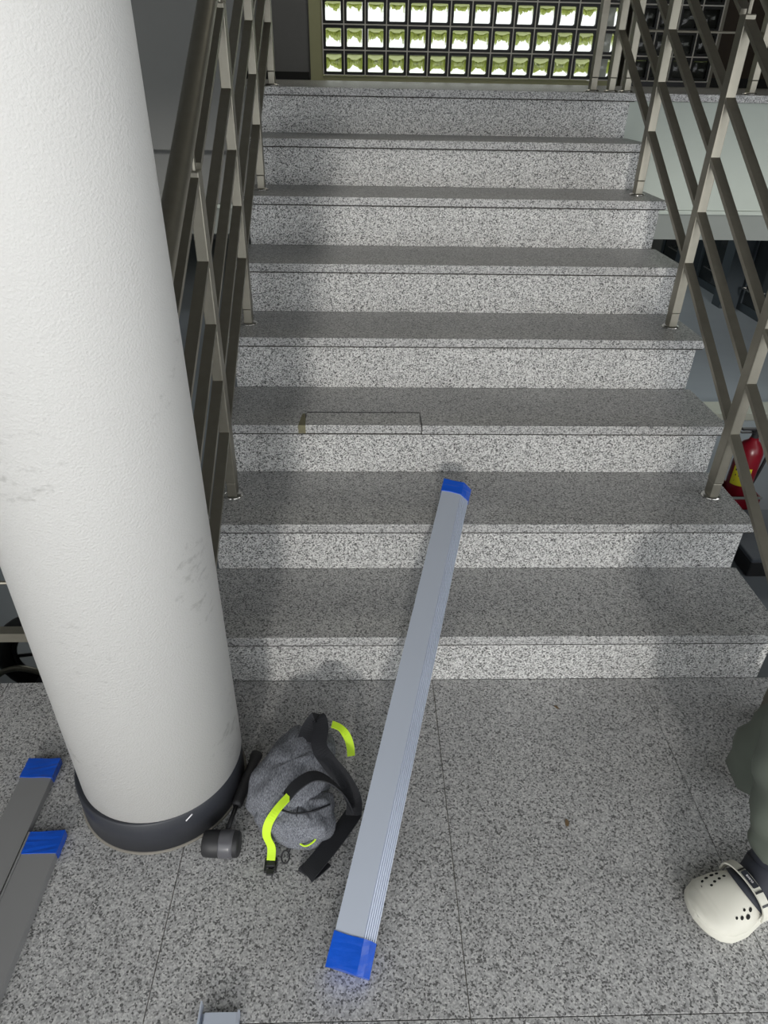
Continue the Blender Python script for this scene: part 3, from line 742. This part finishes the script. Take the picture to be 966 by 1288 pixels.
# body: torso, neck, arms, hands, lower legs
CH_ = Vector((1.08, -0.53, 0.88)); NK = Vector((1.03, -0.54, 1.04)); HD = Vector((0.985, -0.55, 1.17))
V = [PEL, Vector((1.13, -0.52, 0.70)), CH_, NK]
Rr = [(0.09, 0.08), (0.09, 0.08), (0.09, 0.075), 0.05]
E_ = [(0, 1), (1, 2), (2, 3)]
def add(p, r, to):
    V.append(Vector(p)); Rr.append(r); E_.append((to, len(V)-1)); return len(V)-1
def hand(wrist_i, base, dirv, sidev, curl):
    palm = add(base+dirv*0.045, (0.02, 0.034), wrist_i)
    for k, (off, ln) in enumerate(((-0.028, 0.065), (-0.009, 0.075), (0.010, 0.07), (0.028, 0.055))):
        a = add(base+dirv*0.09+sidev*off, 0.0095, palm)
        b = add(base+dirv*(0.09+ln*0.45)+sidev*off*1.05+curl*0.012, 0.0085, a)
        add(base+dirv*(0.09+ln*0.8)+sidev*off*1.05+curl*0.036, 0.0075, b)
    a = add(base+dirv*0.035-sidev*0.04, 0.011, palm); add(base+dirv*0.07-sidev*0.058+curl*0.01, 0.009, a)
SL = add((1.07, -0.69, 0.96), 0.045, 2); EL = add((0.98, -0.76, 0.72), 0.045, SL); WL = add((0.90, -0.64, 0.63), 0.028, EL)
hand(WL, Vector((0.89, -0.63, 0.62)), Vector((-0.75, 0.35, -0.45)).normalized(), Vector((0.42, 0.9, 0)).normalized(), Vector((0, 0.0, -1)))
SR = add((1.08, -0.37, 0.96), 0.045, 2); ER = add((1.06, -0.27, 0.71), 0.045, SR); WR = add((1.06, -0.36, 0.56), 0.028, ER)
hand(WR, Vector((1.055, -0.37, 0.55)), Vector((-0.7, -0.3, -0.5)).normalized(), Vector((0.3, -0.9, 0)).normalized(), Vector((0, 0, -1)))
LL = add(HIPL, 0.06, 0); L2 = add(KN, 0.055, LL); L3 = add(ANK+Vector((0.02, 0.005, 0)), 0.03, L2); L4 = add(ANK+Vector((-0.06, -0.025, -0.045)), (0.022, 0.022), L3); add(ANK+Vector((-0.14, -0.062, -0.065)), (0.015, 0.022), L4)
Q = add(HIPR, 0.06, 0); Q2 = add(KR+Vector((0, 0, 0.0)), 0.055, Q); Q3 = add(AR+Vector((0.03, 0, 0.01)), 0.034, Q2); add(AR+Vector((0.09, 0.0, -0.03)), 0.03, Q3)
skin('body', V, E_, Rr, M['skin'], per, 2)
# head
bm = bmesh.new(); bmesh.ops.create_icosphere(bm, subdivisions=4, radius=1.0)
fwd = Vector((-0.9, -0.2, -0.38)).normalized(); upv = Vector((-0.35, -0.1, 0.93)); upv = (upv-fwd*upv.dot(fwd)).normalized(); sd_ = fwd.cross(upv)
for v in bm.verts:
    x, y, z = v.co   # x side, y forward, z up
    s = 1.0 if z > 0 else 1-0.22*abs(z)
    X = x*0.078*s; Y = y*0.098*(1.0 if y < 0 else 0.92); Z = z*0.118
    if y > 0:
        Y += 0.022*math.exp(-((x/0.16)**2+((z+0.12)/0.22)**2))          # nose
        Y -= 0.010*(math.exp(-(((abs(x)-0.38)/0.18)**2+((z-0.08)/0.13)**2)))  # eye sockets
        Y += 0.006*math.exp(-((x/0.35)**2+((z+0.48)/0.07)**2))           # lips
    v.co = HD+sd_*X+fwd*Y+upv*Z
place(obj('head', bm, M['skin'], smooth=True), per)
for sx in (-1, 1):
    bm = bmesh.new(); c_ = HD+fwd*0.080+sd_*sx*0.03+upv*0.008
    bmesh.ops.create_uvsphere(bm, u_segments=12, v_segments=8, radius=0.008, matrix=Matrix.Translation(c_)); place(obj('eye', bm, M['rubber'], smooth=True), per)
    bm = bmesh.new(); c_ = HD+sd_*sx*0.078-fwd*0.005
    bmesh.ops.create_uvsphere(bm, u_segments=12, v_segments=8, radius=1, matrix=Matrix.Translation(c_) @ Matrix((sd_*0.009, fwd*0.018, upv*0.03)).transposed().to_4x4()); place(obj('ear', bm, M['skin'], smooth=True), per)
bm = bmesh.new(); bmesh.ops.create_icosphere(bm, subdivisions=4, radius=1.0)
kill = [v for v in bm.verts if (v.co.z < 0.25 and v.co.y > 0.15) or v.co.z < -0.45]
bmesh.ops.delete(bm, geom=kill, context='VERTS')
for v in bm.verts:
    x, y, z = v.co; v.co = HD+sd_*x*0.086+fwd*(y*0.105-0.002)+upv*z*0.126
place(obj('hair', bm, M['hair'], smooth=True), per)
# shirt
V = [PEL+Vector((0, 0, 0.03)), Vector((1.13, -0.52, 0.70)), CH_, Vector((1.05, -0.54, 1.01))]
Rr = [(0.165, 0.155), (0.155, 0.14), (0.165, 0.15), (0.085, 0.09)]; E_ = [(0, 1), (1, 2), (2, 3)]
SL = add((1.07, -0.69, 0.95), 0.088, 2); EL = add((0.98, -0.76, 0.72), 0.062, SL); add((0.925, -0.675, 0.655), 0.05, EL)
SR = add((1.08, -0.37, 0.95), 0.088, 2); ER = add((1.06, -0.27, 0.71), 0.062, SR); add((1.06, -0.335, 0.60), 0.05, ER)
skin('shirt', V, E_, Rr, M['shirt'], per, 2)

# ---- clog
def clog(heel, toe_dir, parent, flip=1, with_plate=True):
    td = Vector(toe_dir).normalized(); sdv = Vector((0, 0, 1)).cross(td)
    mt4 = Matrix((sdv, td, Vector((0, 0, 1)))).transposed().to_4x4(); mt4.translation = Vector(heel)
    Lg = 0.285
    def hw(u):      # half width along length
        pts = [(0, 0.0), (0.02, 0.022), (0.08, 0.037), (0.2, 0.044), (0.38, 0.044), (0.55, 0.053), (0.7, 0.064), (0.82, 0.064), (0.91, 0.053), (0.965, 0.036), (0.99, 0.018), (1, 0.0)]
        for (a, b), (c, d) in zip(pts, pts[1:]):
            if a <= u <= c:
                t = (u-a)/(c-a); return b+(d-b)*t
        return 0
    us = [0.5-0.5*math.cos(PI*i/40) for i in range(41)]
    root = None
    # sole with slightly flared layers
    bm = bmesh.new(); rows = []
    for z, g in ((0.001, -0.004), (0.006, 0.0), (0.014, 0.0025), (0.017, 0.0), (0.026, 0.0025), (0.030, -0.001), (0.034, -0.004)):
        ring_ = []
        for s, seq in ((1, us), (-1, us[::-1][1:-1])):
            for u in seq:
                ring_.append(bm.verts.new(mt4 @ Vector((s*max(hw(u)+(g if 0.005 < u < 0.995 else 0), 0.0), u*Lg+(g if u > 0.9 else -g if u < 0.1 else 0), z+0.012*max(0, u-0.85)/0.15*(1 if z < 0.02 else 0.6)))))
        rows.append(ring_)
    n = len(rows[0])
    for A, Bq in zip(rows, rows[1:]):
        for j in range(n): bm.faces.new((A[j], A[(j+1) % n], Bq[(j+1) % n], Bq[j]))
    bm.faces.new(rows[0][::-1]); bm.faces.new(rows[-1])
    bmesh.ops.remove_doubles(bm, verts=bm.verts[:], dist=0.0002)
    sole = place(obj('clog', bm, M['clog'], smooth=True, label='off-white foam clog'), parent)
    def kid(name, bm, mt_, label=None, smooth=False):
        o = obj(name, bm, mt_, None, None, smooth, label); o.parent = sole; o.matrix_parent_inverse = Matrix.Translation(parent.location).inverted() if False else Matrix.Identity(4)
        return o
    def top(u):     # crown height of the upper
        t = min(1, max(0, (u-0.5)/0.5)); return 0.040+0.052*math.cos(t*PI/2)**0.9 if t < 1 else 0.04
    def surf(u, a, lift=0.0):   # a in [-1,1] from side to side
        w_ = hw(u)-0.002; h = (top(u)-0.030)
        ang = a*PI/2; e = 0.97
        x = w_*math.copysign(abs(math.sin(ang))**e, ang); z = 0.030+h*abs(math.cos(ang))**e
        k = 1+lift/0.06
        return mt4 @ Vector((x*k, u*Lg+(lift if u > 0.9 else 0), 0.03+(z-0.03)*k))
    # upper: opening edge curves (longer at the sides)
    bm = bmesh.new(); nu_, na = 26, 32
    def uu(i, a):
        u0 = 0.60-0.10*abs(a)**2
        return u0+(0.995-u0)*(1-(1-i/nu_)**1.5)
    for lift in (0.0,):
        G = []
        for i in range(nu_+1):
            row = []
            for j in range(na+1):
                a_ = -1+2*j/na; u = uu(i, a_); p = surf(u, a_)
                r_ = 0.0012*math.sin(u*Lg*900) if (0.86 < u < 0.97) else 0
                row.append(bm.verts.new(p+Vector((0, 0, r_))))
            G.append(row)
        for i in range(nu_):
            for j in range(na): bm.faces.new((G[i][j], G[i+1][j], G[i+1][j+1], G[i][j+1]))
    up = kid('upper', bm, M['clog'], smooth=True)
    sm = up.modifiers.new('thickness', 'SOLIDIFY'); sm.thickness = 0.005; sm.offset = -1
    # heel rim
    bm = bmesh.new(); G = []
    rimu = [0.50, 0.42, 0.34, 0.25, 0.16, 0.09, 0.04, 0.012]
    path = [(s, u) for s, seq in ((1, rimu), (-1, rimu[::-1])) for u in seq]
    for s, u in path:
        zt = 0.050+0.022*max(0, (u-0.3)/0.2)+(0.012 if u < 0.1 else 0)
        G.append([bm.verts.new(mt4 @ Vector((s*(hw(u)-0.003-q*0.002), u*Lg, 0.03+(zt-0.03)*q))) for q in (0, 0.5, 1)])
    for A, Bq in zip(G, G[1:]):
        for j in range(2): bm.faces.new((A[j], Bq[j], Bq[j+1], A[j+1]))
    hr = kid('heel_rim', bm, M['clog'], smooth=True); sm = hr.modifiers.new('thickness', 'SOLIDIFY'); sm.thickness = 0.005
    # navy liner edge around the opening
    bm = bmesh.new(); pts = [surf(0.50-0.10*abs(a_)**2+0.008, a_, 0.0) for a_ in [-1+2*j/32 for j in range(33)]]
    rows = []
    for j, p in enumerate(pts):
        a_ = -1+2*j/32
        q0 = surf(0.60-0.10*a_*a_-0.01, a_, 0.004); q1 = surf(0.60-0.10*a_*a_+0.012+0.050*max(0, math.cos(a_*PI/2))**1.1, a_, 0.004)
        rows.append([bm.verts.new(q0), bm.verts.new(q1)])
    for A, Bq in zip(rows, rows[1:]): bm.faces.new((A[0], Bq[0], Bq[1], A[1]))
    ln = kid('liner_band', bm, M['clogline'], 'navy band across the front of the opening', True); sm = ln.modifiers.new('thickness', 'SOLIDIFY'); sm.thickness = 0.0015
    # vent holes
    bm = bmesh.new()
    holes = [(0.66, -0.50, 1), (0.70, -0.53, 1.2), (0.75, -0.53, 1.1), (0.795, -0.50, 0.9), (0.835, -0.42, 0.8), (0.64, -0.34, 0.9), (0.685, -0.33, 0.9), (0.73, -0.32, 0.9), (0.77, -0.28, 0.8),
             (0.62, 0.47, 1.2), (0.66, 0.56, 1.4), (0.67, 0.40, 0.8), (0.71, 0.52, 1.1), (0.75, 0.47, 0.8)]
    for u, a_, s in holes:
        u = 0.665+(u-0.62)*0.92
        bm = bmesh.new()
        c0 = surf(u, a_, 0.0008); du = (surf(u+0.01, a_, 0.0008)-c0).normalized(); da = (surf(u, a_+0.02, 0.0008)-c0).normalized()
        ring_ = [bm.verts.new(surf(u, a_, 0.0009)+du*0.0034*s*math.cos(t)+da*0.0034*s*math.sin(t)) for t in [2*PI*k/12 for k in range(12)]]
        ring2 = [bm.verts.new(v.co+Vector((0, 0, -0.004))) for v in ring_]
        bm.faces.new(ring_); bm.faces.new(ring2[::-1])
        for k in range(12): bm.faces.new((ring_[k], ring_[(k+1) % 12], ring2[(k+1) % 12], ring2[k]))
        kid('vent_hole', bm, M['hole'])
    # strap folded forward over the instep
    bm = bmesh.new(); P2 = []; 
    for j in range(21):
        a_ = -1+2*j/20; p = surf(0.50, a_, 0.0); loc = mt4.inverted() @ p
        z = 0.045+(0.100-0.045)*math.cos(a_*PI/2)**0.65
        P2.append(mt4 @ Vector((math.sin(a_*PI/2)*0.060, 0.565*Lg+0.004*math.cos(a_*PI/2), z)))
    P2 = [tuple(p) for p in P2]
    ribbon(bm, P2, 0.019, 0.004, tuple(td), 2)
    kid('strap', bm, M['clog'], 'off-white strap across the instep')
    for a_ in (-0.26, 0.30, 0.62):
        bm = bmesh.new(); z = 0.045+(0.100-0.045)*math.cos(a_*PI/2)**0.65
        c0 = mt4 @ Vector((math.sin(a_*PI/2)*0.060, 0.565*Lg+0.004*math.cos(a_*PI/2), z+0.0035))
        tx = (mt4 @ Vector((math.sin((a_+.02)*PI/2)*0.060, 0.565*Lg, 0.045+(0.100-0.045)*math.cos((a_+.02)*PI/2)**0.65+0.0035)))-c0; tx.normalize()
        ribbon(bm, [tuple(c0-td*0.0085), tuple(c0), tuple(c0+td*0.0085)], 0.004 if a_ != -0.26 else 0.003, 0.002, tuple(tx), 2)
        kid('strap_loop', bm, M['darksteel'], 'grey loop on the strap')
    if with_plate:
        a_ = 0.0; c0 = mt4 @ Vector((0, 0.565*Lg+0.004, 0.100+0.0032))
        bm = bmesh.new(); bmesh.ops.create_cube(bm, size=1.0, matrix=Matrix.Translation(c0) @ Matrix((sdv*0.038, td*0.015, Vector((0, 0, 0.003)))).transposed().to_4x4())
        bmesh.ops.bevel(bm, geom=bm.edges[:], offset=0.0012, segments=2, affect='EDGES')
        kid('name_plate', bm, M['clogline'], 'navy plate with raised white lettering')
        cu = bpy.data.curves.new('lettering', 'FONT'); cu.body = 'crocs'; cu.size = 0.0085; cu.extrude = 0.0003; cu.align_x = 'CENTER'; cu.align_y = 'CENTER'
        to = bpy.data.objects.new('lettering_curve', cu); C.objects.link(to); bpy.context.view_layer.update()
        me = bpy.data.meshes.new_from_object(to.evaluated_get(bpy.context.evaluated_depsgraph_get())); bpy.data.objects.remove(to)
        mm = Matrix((-sdv, -td, Vector((0, 0, 1)))).transposed().to_4x4(); mm.translation = c0+Vector((0, 0, 0.0021))
        me.transform(mm); me.materials.clear()
        o = link_mesh('lettering', me, M['paper']); o.parent = sole
    return sole
TD = Vector((-0.955, -0.30, 0)).normalized()
c1 = clog(Vector((0.692, -0.700, 0))-TD*0.285, TD, per)
# sock
bm = bmesh.new(); hp = Vector((0.692, -0.700, 0))-TD*0.285
tube(bm, smooth_path([hp+TD*0.165+Vector((0, 0, 0.050)), hp+TD*0.13+Vector((0, 0, 0.058)), ANK+Vector((0.01, 0, -0.012)), ANK+Vector((0.006, 0.003, 0.035)), ANK+Vector((-0.004, 0.006, 0.10))], 4), [0.034]*5+[0.047]*4+[0.041]*8, 16)
place(obj('sock', bm, M['clogline'], smooth=True), per)
bm = bmesh.new(); tube(bm, smooth_path([AR+Vector((-0.05, -0.002, 0.005)), AR+Vector((0.02, 0, 0.008)), AR+Vector((0.08, 0, -0.018)), AR+Vector((0.13, 0, -0.035))], 4), [0.04]*5+[0.044]*4+[0.038]*3+[0.02], 16)
place(obj('sock', bm, M['clogline'], smooth=True), per)
